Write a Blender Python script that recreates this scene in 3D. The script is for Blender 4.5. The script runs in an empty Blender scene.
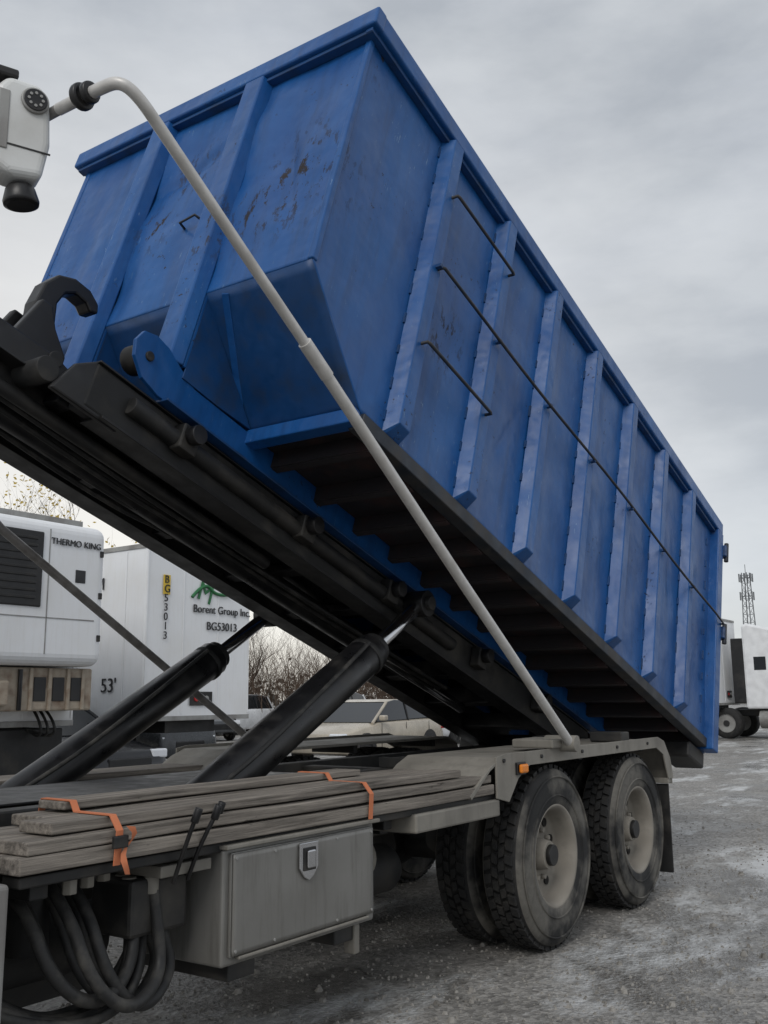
import bpy, bmesh, math, random
from mathutils import Vector, Matrix, noise
R=random.Random(7)
sc=bpy.context.scene
sc.view_settings.view_transform='Standard'; sc.view_settings.look='None'; sc.view_settings.exposure=0
# ---------------------------------------------------------------- materials
def new(name):
    m=bpy.data.materials.new(name); m.use_nodes=True
    nt=m.node_tree; b=nt.nodes['Principled BSDF']
    return m,nt,b
def N(nt,t,**k):
    n=nt.nodes.new(t)
    for a,v in k.items():
        if a in n.inputs.keys(): n.inputs[a].default_value=v
        else: setattr(n,a,v)
    return n
def coords(nt,scale=(1,1,1)):
    tc=N(nt,'ShaderNodeTexCoord'); mp=N(nt,'ShaderNodeMapping'); mp.inputs['Scale'].default_value=scale
    nt.links.new(tc.outputs['Object'],mp.inputs['Vector']); return mp.outputs[0]
def nz(nt,vec,scale,detail=6,rough=.6,lo=.4,hi=.6,c0=0,c1=1):
    n=N(nt,'ShaderNodeTexNoise'); n.inputs['Scale'].default_value=scale; n.inputs['Detail'].default_value=detail; n.inputs['Roughness'].default_value=rough
    nt.links.new(vec,n.inputs['Vector'])
    r=N(nt,'ShaderNodeMapRange'); r.inputs['From Min'].default_value=lo; r.inputs['From Max'].default_value=hi
    r.inputs['To Min'].default_value=c0; r.inputs['To Max'].default_value=c1
    nt.links.new(n.outputs[0],r.inputs[0]); return r.outputs[0]
def mix(nt,f,a,b,bt='MIX'):
    m=N(nt,'ShaderNodeMix',data_type='RGBA',blend_type=bt)
    for s,i in ((f,0),(a,6),(b,7)):
        if isinstance(s,bpy.types.NodeSocket): nt.links.new(s,m.inputs[i])
        elif i==0: m.inputs[0].default_value=s
        else: m.inputs[i].default_value=(*s[:3],1)
    return m.outputs[2]
def mth(nt,op,a,b):
    m=N(nt,'ShaderNodeMath',operation=op)
    for i,s in enumerate((a,b)):
        if isinstance(s,bpy.types.NodeSocket): nt.links.new(s,m.inputs[i])
        else: m.inputs[i].default_value=s
    return m.outputs[0]
def bump(nt,b,h,dist=.01,st=.5,prev=None):
    n=N(nt,'ShaderNodeBump'); n.inputs['Distance'].default_value=dist; n.inputs['Strength'].default_value=st
    nt.links.new(h,n.inputs['Height'])
    if prev: nt.links.new(prev,n.inputs['Normal'])
    nt.links.new(n.outputs[0],b.inputs['Normal']); return n.outputs[0]
def mixv(nt,f):
    c=N(nt,'ShaderNodeCombineColor')
    for i in range(3): nt.links.new(f,c.inputs[i])
    return c.outputs[0]
def grimy(name,base,dirt,scale=6,rough=.6,metal=0,lo=.42,hi=.62,bs=40,bd=.001,amt=1.,streak=0,mot=.12):
    m,nt,b=new(name); v=coords(nt)
    f=nz(nt,v,scale,8,.6,lo,hi,0,amt)
    c=mix(nt,f,base,dirt)
    if streak:
        c=mix(nt,nz(nt,coords(nt,(6,6,.5)),3,6,.7,.5,.75,0,streak),c,dirt)
    if mot:
        f2=nz(nt,v,scale*4,5,.6,.35,.75,1-mot,1+mot*.6)
        c=mix(nt,1.,c,mixv(nt,f2),'MULTIPLY')
    nt.links.new(c,b.inputs['Base Color']); b.inputs['Metallic'].default_value=metal
    r=nz(nt,v,scale*2,4,.6,.3,.7,max(0.05,rough-.12),min(1,rough+.15)); nt.links.new(r,b.inputs['Roughness'])
    if bd: bump(nt,b,nz(nt,v,bs,6,.6,0,1),bd,.5)
    return m
def plain(name,c,rough=.5,metal=0,var=.08,scale=4):
    return grimy(name,c,tuple(x*(1-var*2) for x in c),scale,rough,metal,mot=.04,bd=0)
def blue_mat():
    m,nt,b=new('blue_paint_worn'); v=coords(nt)
    vs=coords(nt,(5,5,.45))
    c=mix(nt,nz(nt,v,1.3,5,.6,.35,.65),(.006,.066,.235),(.010,.094,.300))
    c=mix(nt,nz(nt,v,7,8,.7,.60,.82,0,.20),c,(.06,.17,.36))
    st=nz(nt,vs,2.2,7,.7,.48,.74,0,.6)
    c=mix(nt,st,c,(.009,.042,.13))
    a=nz(nt,v,26,7,.72,.60,.635); bb=nz(nt,v,1.9,3,.5,.57,.63)
    ch=mth(nt,'MULTIPLY',a,bb)
    for p,rad in (((-.02,.26,1.18),.42),((-.02,.48,1.0),.28),((-.1,.80,.95),.25),((.1,-.02,2.05),.15),((-.05,1.2,1.6),.25),((1.2,-.05,.9),.25),((-.02,1.35,1.2),.2)):
        dn=N(nt,'ShaderNodeVectorMath',operation='DISTANCE'); nt.links.new(coords(nt,(1,1,.8)),dn.inputs[0]); dn.inputs[1].default_value=(p[0],p[1],p[2]*.8)
        mr=N(nt,'ShaderNodeMapRange'); mr.inputs['From Min'].default_value=rad; mr.inputs['From Max'].default_value=rad*.3; nt.links.new(dn.outputs['Value'],mr.inputs[0])
        q=mth(nt,'MULTIPLY',mr.outputs[0],nz(nt,coords(nt,(1,1,.45)),15,7,.75,.545,.58)); ch=mth(nt,'MAXIMUM',ch,q)
    c=mix(nt,ch,c,(.020,.015,.014))
    a2=nz(nt,coords(nt,(1,1,.2)),55,4,.7,.65,.69); b2=nz(nt,v,1.4,3,.5,.48,.58)
    c=mix(nt,mth(nt,'MULTIPLY',a2,b2),c,(.15,.25,.40))
    a3=nz(nt,coords(nt,(.3,.3,1)),70,4,.7,.66,.70); b3=nz(nt,v,1.1,3,.5,.50,.60)
    c=mix(nt,mth(nt,'MULTIPLY',a3,b3),c,(.006,.03,.10))
    nt.links.new(c,b.inputs['Base Color'])
    r=nz(nt,v,3,7,.6,.3,.7,.30,.50); r=mth(nt,'ADD',r,mth(nt,'MULTIPLY',ch,.35)); nt.links.new(r,b.inputs['Roughness'])
    b.inputs['Specular IOR Level'].default_value=.4
    n=bump(nt,b,nz(nt,v,2.4,3,.5,0,1),.055,.6)
    bump(nt,b,nz(nt,v,60,3,.5,0,1),.0008,.4,n)
    return m
BLUE=blue_mat()
BLUED=grimy('blue_paint_grimy',(.006,.055,.18),(.012,.028,.06),5,.5,0,.46,.72)
UNDER=grimy('underside_rusty_steel',(.020,.017,.020),(.060,.026,.022),3,.8,0,.48,.75)
RAILD=grimy('rail_dark_steel',(.014,.020,.030),(.045,.042,.04),6,.6)
BLACK=grimy('greasy_black_steel',(.007,.007,.008),(.026,.024,.022),4,.42,0,.48,.75)
BLACKD=grimy('dusty_black_steel',(.013,.013,.013),(.065,.059,.050),3,.6,0,.48,.75)
DUST=grimy('dusty_grey_steel',(.24,.225,.195),(.10,.092,.08),3,.7,0,.48,.80,50,.001,1,.4)
DUSTB=grimy('dusty_toolbox_aluminium',(.255,.25,.235),(.125,.118,.103),1.6,.42,.35,.40,.78,30,.0008,1,.8,.08)
ALU=grimy('tarp_arm_aluminium',(.60,.585,.56),(.36,.335,.30),7,.42,.2,.50,.8,80,.0005)
ALUB=grimy('crossbar_grey',(.30,.29,.28),(.16,.15,.14),7,.5,.3)
CHROME=plain('hydraulic_rod_chrome',(.65,.65,.66),.12,1.)
CYLB=grimy('cylinder_black',(.010,.010,.011),(.050,.047,.043),3,.34,0,.50,.78,60,.0006)
RUB=grimy('tyre_tread_rubber',(.014,.014,.014),(.050,.046,.040),9,.8,0,.50,.80,60,.003)
HOSE=grimy('rubber_hose_dusty',(.015,.015,.015),(.08,.075,.066),9,.65,0,.48,.75)
ORANGE=plain('orange_strap',(.62,.20,.09),.75)
AMBER=plain('amber_lens',(.85,.25,.02),.25)
RED=plain('red_lens',(.45,.015,.015),.25)
WHITE=grimy('white_plastic',(.72,.73,.72),(.55,.55,.53),3,.35,mot=.06)
WPAINT=grimy('white_trailer_paint',(.80,.81,.82),(.66,.65,.62),.8,.4,0,.50,.85,20,0,1,.4,.03)
BEIGED=grimy('rusty_beige_frame',(.40,.34,.265),(.14,.08,.05),4,.8,0,.48,.72)
GREYP=grimy('grey_plate',(.34,.34,.325),(.21,.20,.19),2,.5,.2,streak=.4,mot=.05)
TXT=plain('black_lettering',(.02,.02,.022),.5)
GREEN=plain('green_lettering',(.02,.16,.05),.5)
YEL=plain('yellow_marker',(.75,.52,.05),.5)
GLASS,_,bb=new('dark_glass'); bb.inputs['Base Color'].default_value=(.012,.015,.018,1); bb.inputs['Roughness'].default_value=.06
LAMP,_,bb=new('headlamp_lens'); bb.inputs['Base Color'].default_value=(.75,.77,.8,1); bb.inputs['Roughness'].default_value=.1
def sidewall():
    m,nt,b=new('tyre_sidewall_dusty'); v=coords(nt)
    f=nz(nt,v,1.9,5,.55,.46,.56)
    c=mix(nt,f,(.014,.014,.014),(.125,.117,.102))
    c=mix(nt,1.,c,mixv(nt,nz(nt,v,25,6,.7,.3,.7,.7,1.12)),'MULTIPLY')
    nt.links.new(c,b.inputs['Base Color']); b.inputs['Roughness'].default_value=.8
    bump(nt,b,nz(nt,v,45,5,.6,0,1),.002,.6); return m
SIDE=sidewall()
RIM=grimy('wheel_rim_dusty',(.275,.252,.215),(.15,.135,.115),4,.8,0,.46,.74,mot=.2)
def wood():
    m,nt,b=new('weathered_timber'); v=coords(nt,(.9,26,26))
    c=mix(nt,nz(nt,v,1.6,9,.75,.38,.62),(.075,.065,.055),(.31,.275,.235))
    c=mix(nt,nz(nt,coords(nt,(.7,3,3)),1.5,5,.6,.42,.7,0,.55),c,(.16,.14,.118))
    kn=nz(nt,coords(nt,(5,18,18)),1.3,4,.6,.66,.72); c=mix(nt,kn,c,(.05,.042,.034))
    nt.links.new(c,b.inputs['Base Color']); b.inputs['Roughness'].default_value=.85
    bump(nt,b,nz(nt,v,2.5,8,.7,0,1),.006,.8); return m
WOOD=wood()
# ---------------------------------------------------------------- builders
def empty(name,loc=(0,0,0),rot=(0,0,0),parent=None):
    o=bpy.data.objects.new(name,None); sc.collection.objects.link(o); o.location=loc; o.rotation_euler=rot; o.parent=parent; o.empty_display_size=.1; return o
def mesh(name,vs,fs,mats,parent=None,smooth=False,mi=None,bevel=0,seg=2,loc=(0,0,0),rot=(0,0,0)):
    me=bpy.data.meshes.new(name); me.from_pydata([tuple(v) for v in vs],[],fs)
    if not isinstance(mats,(list,tuple)): mats=[mats]
    for m in mats: me.materials.append(m)
    if mi:
        for p,i in zip(me.polygons,mi): p.material_index=i
    bm=bmesh.new(); bm.from_mesh(me); bmesh.ops.recalc_face_normals(bm,faces=bm.faces); bm.to_mesh(me); bm.free()
    if smooth:
        for p in me.polygons: p.use_smooth=True
    o=bpy.data.objects.new(name,me); sc.collection.objects.link(o); o.parent=parent; o.location=loc; o.rotation_euler=rot
    if bevel>0:
        b=o.modifiers.new('b','BEVEL'); b.width=bevel; b.segments=seg; b.limit_method='ANGLE'; b.angle_limit=.6
    return o
BF=[(0,1,3,2),(4,6,7,5),(0,4,5,1),(2,3,7,6),(0,2,6,4),(1,5,7,3)]
def box(name,par,x0,x1,y0,y1,z0,z1,mat,bevel=.006,seg=2,rot=(0,0,0)):
    cx,cy,cz=(x0+x1)/2,(y0+y1)/2,(z0+z1)/2; a,b,c=abs(x1-x0)/2,abs(y1-y0)/2,abs(z1-z0)/2
    vs=[(sx*a,sy*b,sz*c) for sx in(-1,1) for sy in(-1,1) for sz in(-1,1)]
    return mesh(name,vs,BF,mat,par,bevel=bevel,seg=seg,loc=(cx,cy,cz),rot=rot)
def prism(name,par,prof,y0,y1,mat,bevel=.005,axis='y',smooth=False):
    n=len(prof); vs=[]
    for yy in (y0,y1):
        for a,c in prof:
            vs.append((a,yy,c) if axis=='y' else ((a,c,yy) if axis=='z' else (yy,a,c)))
    fs=[tuple(range(n)),tuple(range(2*n-1,n-1,-1))]+[(i,(i+1)%n,n+(i+1)%n,n+i) for i in range(n)]
    return mesh(name,vs,fs,mat,par,bevel=bevel,smooth=smooth)
def cyl(name,par,p0,p1,r,mat,r2=None,n=24,bevel=.004):
    p0=Vector(p0);p1=Vector(p1); d=p1-p0; L=d.length; r2=r if r2 is None else r2
    vs=[(r*math.cos(2*math.pi*i/n),r*math.sin(2*math.pi*i/n),0) for i in range(n)]+[(r2*math.cos(2*math.pi*i/n),r2*math.sin(2*math.pi*i/n),L) for i in range(n)]
    fs=[tuple(range(n))[::-1],tuple(range(n,2*n))]+[(i,(i+1)%n,n+(i+1)%n,n+i) for i in range(n)]
    o=mesh(name,vs,fs,mat,par,smooth=True,bevel=bevel)
    o.rotation_euler=d.to_track_quat('Z','Y').to_euler(); o.location=p0
    for p in o.data.polygons:
        if len(p.vertices)>4: p.use_smooth=False
    return o
def tube(name,par,pts,r,mat,smooth=True,res=6,radii=None):
    cu=bpy.data.curves.new(name,'CURVE'); cu.dimensions='3D'; cu.bevel_depth=r; cu.bevel_resolution=res; cu.use_fill_caps=True
    sp=cu.splines.new('NURBS' if smooth else 'POLY')
    sp.points.add(len(pts)-1)
    for i,p in enumerate(pts):
        sp.points[i].co=(*p,1)
        if radii: sp.points[i].radius=radii[i]
    if smooth: sp.order_u=3; sp.use_endpoint_u=True
    cu.materials.append(mat); o=bpy.data.objects.new(name,cu); sc.collection.objects.link(o); o.parent=par; return o
def text(name,par,s,size,loc,rot,mat,ext=.002):
    cu=bpy.data.curves.new(name,'FONT'); cu.body=s; cu.size=size; cu.extrude=ext; cu.materials.append(mat); cu.space_line=.85
    o=bpy.data.objects.new(name,cu); sc.collection.objects.link(o); o.parent=par; o.location=loc; o.rotation_euler=rot; return o
def lathe(name,par,prof,mats,n=64,mi=None,loc=(0,0,0)):
    vs=[];fs=[];m=[]
    for i in range(n):
        a=2*math.pi*i/n
        for r,y in prof: vs.append((r*math.cos(a),y,r*math.sin(a)))
    k=len(prof)
    for i in range(n):
        j=(i+1)%n
        for q in range(k-1):
            fs.append((i*k+q,i*k+q+1,j*k+q+1,j*k+q)); m.append(mi[q] if mi else 0)
    return mesh(name,vs,fs,mats,par,smooth=True,mi=m,loc=loc)
def grid(name,par,fn,nu,nv,mat,thick=0):
    vs=[fn(i/nu,j/nv) for i in range(nu+1) for j in range(nv+1)]
    fs=[(i*(nv+1)+j,(i+1)*(nv+1)+j,(i+1)*(nv+1)+j+1,i*(nv+1)+j+1) for i in range(nu) for j in range(nv)]
    o=mesh(name,vs,fs,mat,par,smooth=True)
    if thick:
        s=o.modifiers.new('s','SOLIDIFY'); s.thickness=thick; s.offset=0
    return o
# ================================================================ CONTAINER
TILT=.3282; O=(-2.2999,.1237,3.0774)
con=empty('roll_off_container',O,(0,TILT,0))
H=2.247;L=6.27;W=2.40;HF=.524;XB=.59
RX=[.86,1.60,2.35,3.10,3.86,4.62,5.38]
def bulge(x):
    e=[0]+RX+[L]
    for a,b in zip(e,e[1:]):
        if a<=x<=b: return math.sin(math.pi*(x-a)/(b-a))
    return 0
rd=random.Random(5)
dents=[(rd.uniform(.9,6),rd.uniform(.3,1.9),rd.uniform(-.5,.5),rd.uniform(.10,.28)) for _ in range(16)]
def sidefn(y0,sg):
    def f(u,v):
        z=v*(H-.1); xs=XB*(1-z/HF) if z<HF else 0
        x=xs+(L-xs)*u
        n=noise.noise(Vector((x*1.9,z*1.3,y0+3)))+.45*noise.noise(Vector((x*4.5,z*3.5,y0+8)))
        for dx,dz,k,l in dents:
            p=(x-dx)-k*(z-dz)
            if abs(p)<.2 and abs(z-dz)<.8: n+=.55*math.exp(-(p/.045)**2-((z-dz)/l)**2)
        d=.012*bulge(x)*math.sin(math.pi*v)+.026*n*min(1,8*u)*min(1,4*v)*min(1,6*(1-v))*(.15+.85*bulge(x))
        return (x,y0+sg*d,z)
    return f
grid('side_wall_near',con,sidefn(0,1),260,70,BLUE,.008)
grid('side_wall_far',con,sidefn(W,-1),60,16,BLUE,.008)
def ff(u,v):
    y=W*u; z=HF+(H-.1-HF)*v
    n=noise.noise(Vector((y*2.2,z*1.5,9)))+.5*noise.noise(Vector((y*5,z*4.,4)))
    cr=-.035*math.exp(-((y-.33-.25*(z-1.2))/.05)**2)*math.exp(-((z-1.2)/.35)**2)-.03*math.exp(-((z-1.62+.3*(y-1.2))/.05)**2)*math.exp(-((y-1.2)/.28)**2)
    return ((.034*n-cr)*min(1,6*u)*min(1,6*(1-u))*min(1,5*(1-v))*min(1,5*v),y,z)
grid('front_wall',con,ff,110,80,BLUE,.008)
grid('front_slope',con,lambda u,v:(XB*(1-v)+.02*noise.noise(Vector((u*6,v*3,2)))*math.sin(math.pi*u)*math.sin(math.pi*v),W*u,HF*v),40,14,BLUED,.008)
box('floor',con,XB,L,0.01,W-.01,0.0,.012,UNDER,0)
box('rim_near',con,-.08,L+.03,-.08,-.002,H-.125,H,BLUE,.014,3)
box('rim_far',con,-.08,L+.03,W+.002,W+.08,H-.125,H,BLUE,.014,3)
box('rim_front',con,-.083,.0,-.083,W+.083,H-.128,H+.003,BLUE,.014,3)
box('rim_rear',con,L-.05,L+.033,-.0,W,H-.128,H+.003,BLUE,.014,3)
box('rim_lip_near',con,-.06,L,-.05,-.004,H-.155,H-.127,BLUED,.004)
box('rim_lip_front',con,-.055,-.003,-.05,W+.05,H-.158,H-.130,BLUED,.004)
box('corner_edge_near',con,-.012,.03,-.012,.03,HF,H-.13,BLUE,.01,3)
box('corner_edge_far',con,-.012,.03,W-.03,W+.012,HF,H-.13,BLUE,.01,3)
def rib(name,x,ys,sg,z0,z1,wb=.085,wt=.050,dp=.085,mat=BLUE):
    vs=[]
    for z,d in ((z0,.012),(z0+.06,dp),(z1,dp)):
        t=wt if d>.02 else wb*.7
        vs+=[(x-wb,ys,z),(x-t,ys-sg*d,z),(x+t,ys-sg*d,z),(x+wb,ys,z)]
    fs=[]
    for i in range(2):
        for j in range(3): fs.append((i*4+j,i*4+j+1,i*4+4+j+1,i*4+4+j))
    fs+=[(0,1,2,3),(8,9,10,11),(0,3,7,4),(4,7,11,8)]
    return mesh(name,vs,fs,mat,con,bevel=.009)
for x in RX:
    rib('side_rib',x,-.001,1,.004,H-.128); rib('side_rib',x,W+.001,-1,.004,H-.128)
box('rear_post_near',con,L-.13,L+.02,-.088,.03,-.10,H-.127,BLUE,.01)
box('rear_post_far',con,L-.13,L+.02,W-.03,W+.088,-.10,H-.127,BLUE,.01)
grid('rear_door',con,lambda u,v:(L+.03,.02+(W-.04)*u,.0+(H-.12)*v),20,10,BLUE,.03)
for z in (1.08,1.95):
    box('door_hinge',con,L+.02,L+.10,-.115,.05,z-.06,z+.06,BLUED,.01)
    cyl('hinge_pin',con,(L+.08,-.10,z-.10),(L+.08,-.10,z+.10),.022,RAILD)
vs=[];fs=[];
def addbox(vs,fs,c,s):
    b=len(vs)
    for sx in(-1,1):
        for sy in(-1,1):
            for sz in(-1,1): vs.append((c[0]+sx*s[0],c[1]+sy*s[1],c[2]+sz*s[2]))
    fs.extend([tuple(b+i for i in f) for f in BF])
for x in RX+[L-.16]:
    z=.12
    while z<H-.2:
        l=R.uniform(.025,.045)
        for sg in (-1,1):
            if sg==1 and x>L-.2: continue
            addbox(vs,fs,(x+sg*.088,-.004,z+R.uniform(-.02,.02)),(.006,.007,l))
        z+=R.uniform(.19,.25)
mesh('weld_beads',vs,fs,BLUED,con)
def rung(x0,x1,z,r=.010):
    tube('side_bar',con,[(x0,-.05,z),(x0,-.125,z),(x0+.02,-.13,z),(x1-.02,-.13,z),(x1,-.125,z),(x1,-.05,z)],r,RAILD,False)
rung(.88,1.62,1.70);rung(.86,1.60,.61)
tube('tarp_tie_rail',con,[(.88,-.05,1.15),(.88,-.115,1.15)]+[(x,-.118,1.15+.012*math.sin(x*2.2)) for x in [.9+.3*i for i in range(18)]]+[(6.26,-.118,1.15),(6.27,-.05,1.15)],.010,RAILD,False)
for x in RX: box('rail_clip',con,x-.012,x+.012,-.124,-.08,1.138,1.162,BLUED,.003)
box('bottom_rail_near',con,XB+.0,L-.131,-.030,.06,-.085,-.002,RAILD,.006)
box('bottom_rail_far',con,XB+.0,L-.131,W-.06,W+.03,-.085,-.002,RAILD,.006)
x=XB+.18
while x<L-.1:
    box('cross_member_web',con,x,x+.012,.061,W-.061,-.095,-.003,UNDER,0)
    box('cross_member_flange',con,x+.0125,x+.06,.061,W-.061,-.100,-.088,UNDER,0)
    x+=.40
box('front_floor_beam',con,XB-.05,XB+.03,-.0,W,-.075,.012,BLUE,.008)
RY=(.80,1.60)
for y in RY:
    pf=[(-.001,y-.095),(-.085,y-.07),(-.085,y+.07),(-.001,y+.095)]
    prism('front_rib',con,pf,.06,H-.13,BLUE,.009,'z')
    box('rib_backing',con,.0,.02,y-.09,y+.09,.06,HF,BLUE,.004)
    for yy in (y-.088,y+.078):
        prism('front_gusset',con,[(.02,.06),(.02,HF-.02),(XB-.04,.015),(.3,.0),(.02,.0)],yy,yy+.01,BLUED,.002)
for ya,yb in ((.60,.80),(1.00,.80)):
    prism('slope_brace',con,[(0,0),(.04,0),(.04,.04),(0,.04)],0,.62,BLUE,.003).matrix_local=Matrix.Translation((.005,ya,HF-.03))@Vector((XB*.95,yb-ya,-HF+.04)).to_track_quat('Y','Z').to_matrix().to_4x4()
tube('tie_handle',con,[(-.005,.95,1.12),(-.06,.96,1.12),(-.06,1.07,1.10),(-.005,1.08,1.10)],.008,RAILD,False)
for y in (.72,1.66):
    prof=[(-.30,.02),(-.27,.09),(-.19,.115),(-.10,.10),(.0,.05),(.12,.0),(L,.0),(L,-.17),(-.08,-.17),(-.20,-.14),(-.28,-.06)]
    prism('long_sill',con,[(a,c-.003) for a,c in prof],y,y+.025,BLUE,.004)
    box('sill_flange_bottom',con,-.05,L,y-.04,y+.07,-.185,-.171,BLUED,.003)
    cyl('front_roller',con,(-.20,y+.03,-.02),(-.20,y+.13,-.02),.075,BLACKD)
    cyl('front_roller_pin',con,(-.20,y-.012,-.02),(-.20,y+.15,-.02),.025,BLACKD)
for y0 in (.35,W-.62):
    cyl('rear_roller',con,(L-.2,y0,-.20),(L-.2,y0+.27,-.20),.095,BLACKD)
box('rear_corner_block',con,L-.42,L-.0,.03,.30,-.25,-.106,BLACKD,.02); box('rear_corner_block',con,L-.42,L-.0,W-.30,W-.03,-.25,-.106,BLACKD,.02)
box('rear_sill_beam',con,L-.12,L+.02,.032,W-.032,-.105,-.004,BLUED,.008)
# ================================================================ TRUCK
tr=empty('roll_off_truck')
ho=empty('hoist_frame',O,(0,TILT,0),tr)
for y,nm in ((.82,'near'),(1.60,'far')):
    xs=-.42 if nm=='near' else -1.3
    box('hoist_rail_'+nm,ho,xs,5.35,y-.06,y+.06,-.43,-.20,BLACKD,.01)
    box('hoist_rail_top_'+nm,ho,xs,5.35,y-.075,y+.02,-.199,-.188,BLACK,.003)
    box('hoist_rail_lower_flange_'+nm,ho,xs+.1,5.3,y-.08,y+.08,-.445,-.431,BLACK,.003)
box('hoist_belly_plate',ho,-1.25,2.2,.89,1.53,-.36,-.35,BLACK,.003)
x=-1.1
while x<5.2:
    box('hoist_cross_tube',ho,x,x+.09,.881,1.539,-.42,-.30 if x>2.2 else -.365,BLACK,.008); x+=.62
cyl('winch_cylinder',ho,(-.9,1.2,-.45),(2.4,1.2,-.45),.075,CYLB)
cyl('winch_rod',ho,(2.4,1.2,-.45),(3.9,1.2,-.45),.04,CHROME)
cyl('conduit_tube',ho,(-.2,.74,-.30),(2.9,.74,-.32),.045,BLACKD)
cyl('conduit_tube',ho,(-1.2,1.0,-.46),(1.2,1.0,-.46),.035,BLACKD)
for x in (.1,1.1,2.0,3.2,4.2):
    box('rail_bracket',ho,x,x+.12,.68,.759,-.36,-.22,BLACKD,.01); cyl('bracket_roller',ho,(x+.06,.62,-.27),(x+.06,.68,-.27),.05,BLACK)
for i in range(4):
    tube('hoist_hose',ho,[(-1.2,1.05+.07*i,-.47),(0,1.04+.08*i,-.50-.02*i),(.9,1.1+.05*i,-.47),(2.0,1.02+.09*i,-.50),(3.4,1.05+.06*i,-.46)],.014,HOSE)
prism('hoist_head_plate',ho,[(-.60,-.45),(-.20,-.45),(-.20,-.19),(-.42,-.19),(-.52,-.27)],.765,.80,BLACK,.01)
for y in (.99,1.42):
    prism('hoist_head_plate',ho,[(-1.35,-.47),(-.50,-.47),(-.36,-.32),(-.34,-.20),(-.50,-.16),(-1.35,-.18)],y,y+.05,BLACK,.01)
box('hoist_head_beam',ho,-1.3,-.6,1.041,1.419,-.34,-.18,BLACK,.02)
cyl('hoist_head_cross_tube',ho,(-.62,.80,-.36),(-.62,1.62,-.36),.06,BLACKD)
hk=[(-.60,-.02),(-.63,.12),(-.62,.24),(-.57,.33),(-.48,.375),(-.38,.375),(-.31,.335),(-.295,.285),(-.34,.265),(-.38,.295),(-.45,.30),(-.50,.26),(-.52,.18),(-.49,.07),(-.42,-.02),(-.42,-.12),(-.60,-.12)]
prism('hook_horn',ho,hk,1.13,1.23,BLACK,.012)
for y in (1.04,1.26):
    prism('hook_cheek',ho,[(-.76,-.35),(-.70,-.10),(-.64,.10),(-.58,.10),(-.52,.0),(-.42,-.10),(-.40,-.38)],y+.011,y+.06,BLACK,.01)
cyl('hook_pin',ho,(-.5,.98,-.18),(-.5,1.36,-.18),.04,BLACKD)
cyl('rear_hinge_tube',ho,(5.25,.55,-.36),(5.25,1.85,-.36),.08,BLACKD)
for y,nm in ((.75,'near'),(2.05,'far')):
    a=Vector((-2.78,y,.67)); b=Vector((-.78,y,1.755)); c=Vector((-.24,y,2.075))
    cyl('lift_cylinder_barrel_'+nm,tr,a,b,.114,CYLB,bevel=.01,n=40)
    d=(c-b).normalized()
    cyl('lift_cylinder_collar_'+nm,tr,b-d*.10,b-d*.06,.119,BLACKD,n=40)
    cyl('lift_cylinder_gland_'+nm,tr,b,b+d*.05,.095,BLACKD,n=32)
    cyl('lift_cylinder_rod_'+nm,tr,b,c,.046,CHROME,n=32)
    cyl('rod_eye_'+nm,tr,c+Vector((0,-.07,0)),c+Vector((0,.07,0)),.085,BLACK)
    cyl('rod_pin_'+nm,tr,c+Vector((0,(-.1 if nm=='near' else .1),0)),c+Vector((0,(.16 if nm=='near' else -.3),0)),.045,BLACKD)
    tube('cylinder_line_'+nm,tr,[a+Vector((.1,-.07,.14)),a+Vector((.5,-.10,.35)),(a+b)/2+Vector((0,-.12,.06)),b+Vector((-.15,-.09,.04))],.012,HOSE)
for y in (.80,1.64):
    box('chassis_rail',tr,-7.2,2.45,y,y+.08,.68,.95,BLACKD,.008)
    box('subframe_rail',tr,-4.4,2.5,y-.01,y+.10,.952,1.06,BLACKD,.008)
for x in (-4,-3.1,-2.2,-1.3,-.35,.7,1.75,2.38):
    box('chassis_cross_member',tr,x,x+.10,.881,1.639,.72,1.04,BLACKD,.01)
box('subframe_plate',tr,-4.2,-1.2,.95,1.6,1.061,1.07,BLACK,.002)
WX=(.105,1.49)
for x in WX:
    cyl('axle_tube',tr,(x,.60,.53),(x,1.90,.53),.085,BLACKD)
    cyl('differential',tr,(x-.22,1.25,.53),(x+.2,1.25,.53),.21,BLACKD,r2=.14)
    box('air_bag_mount',tr,x-.25,x+.25,.66,.79,.60,.68,BLACKD)
    cyl('brake_chamber',tr,(x-.30,.68,.62),(x-.12,.68,.62),.085,BLACKD)
cyl('drive_shaft',tr,(-4,1.25,.62),(-.2,1.25,.55),.06,BLACKD)
cyl('spring_brake_chamber',tr,(-1.62,.40,.69),(-1.38,.40,.69),.11,DUST,bevel=.02); cyl('spring_brake_cap',tr,(-1.65,.40,.69),(-1.62,.40,.69),.06,GREYP); cyl('chamber_band',tr,(-1.52,.40,.69),(-1.49,.40,.69),.118,BLACKD)
cyl('air_tank',tr,(-1.75,.62,.55),(-.85,.62,.55),.13,BLACKD,bevel=.03)
cyl('air_tank',tr,(-3.4,.62,.60),(-2.9,.62,.60),.14,BLACKD)
for i in range(5):
    tube('brake_line',tr,[(-1.9,.5+.03*i,.85),(-1.5,.45+.05*i,.78-.05*i),(-1.1,.5+.04*i,.8),(-.7,.55,.72)],.011,HOSE)
TW=.27
tp=[(.285,.035),(.30,.012),(.33,.006),(.40,-.002),(.455,.006),(.49,.016),(.508,.032),(.513,.05)]
tp2=tp+[(.513,.05+(TW-.1)*i/4) for i in range(1,4)]+[(r,TW-y) for r,y in reversed(tp)]
mi=[1]*6+[0]*6+[1]*7
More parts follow.
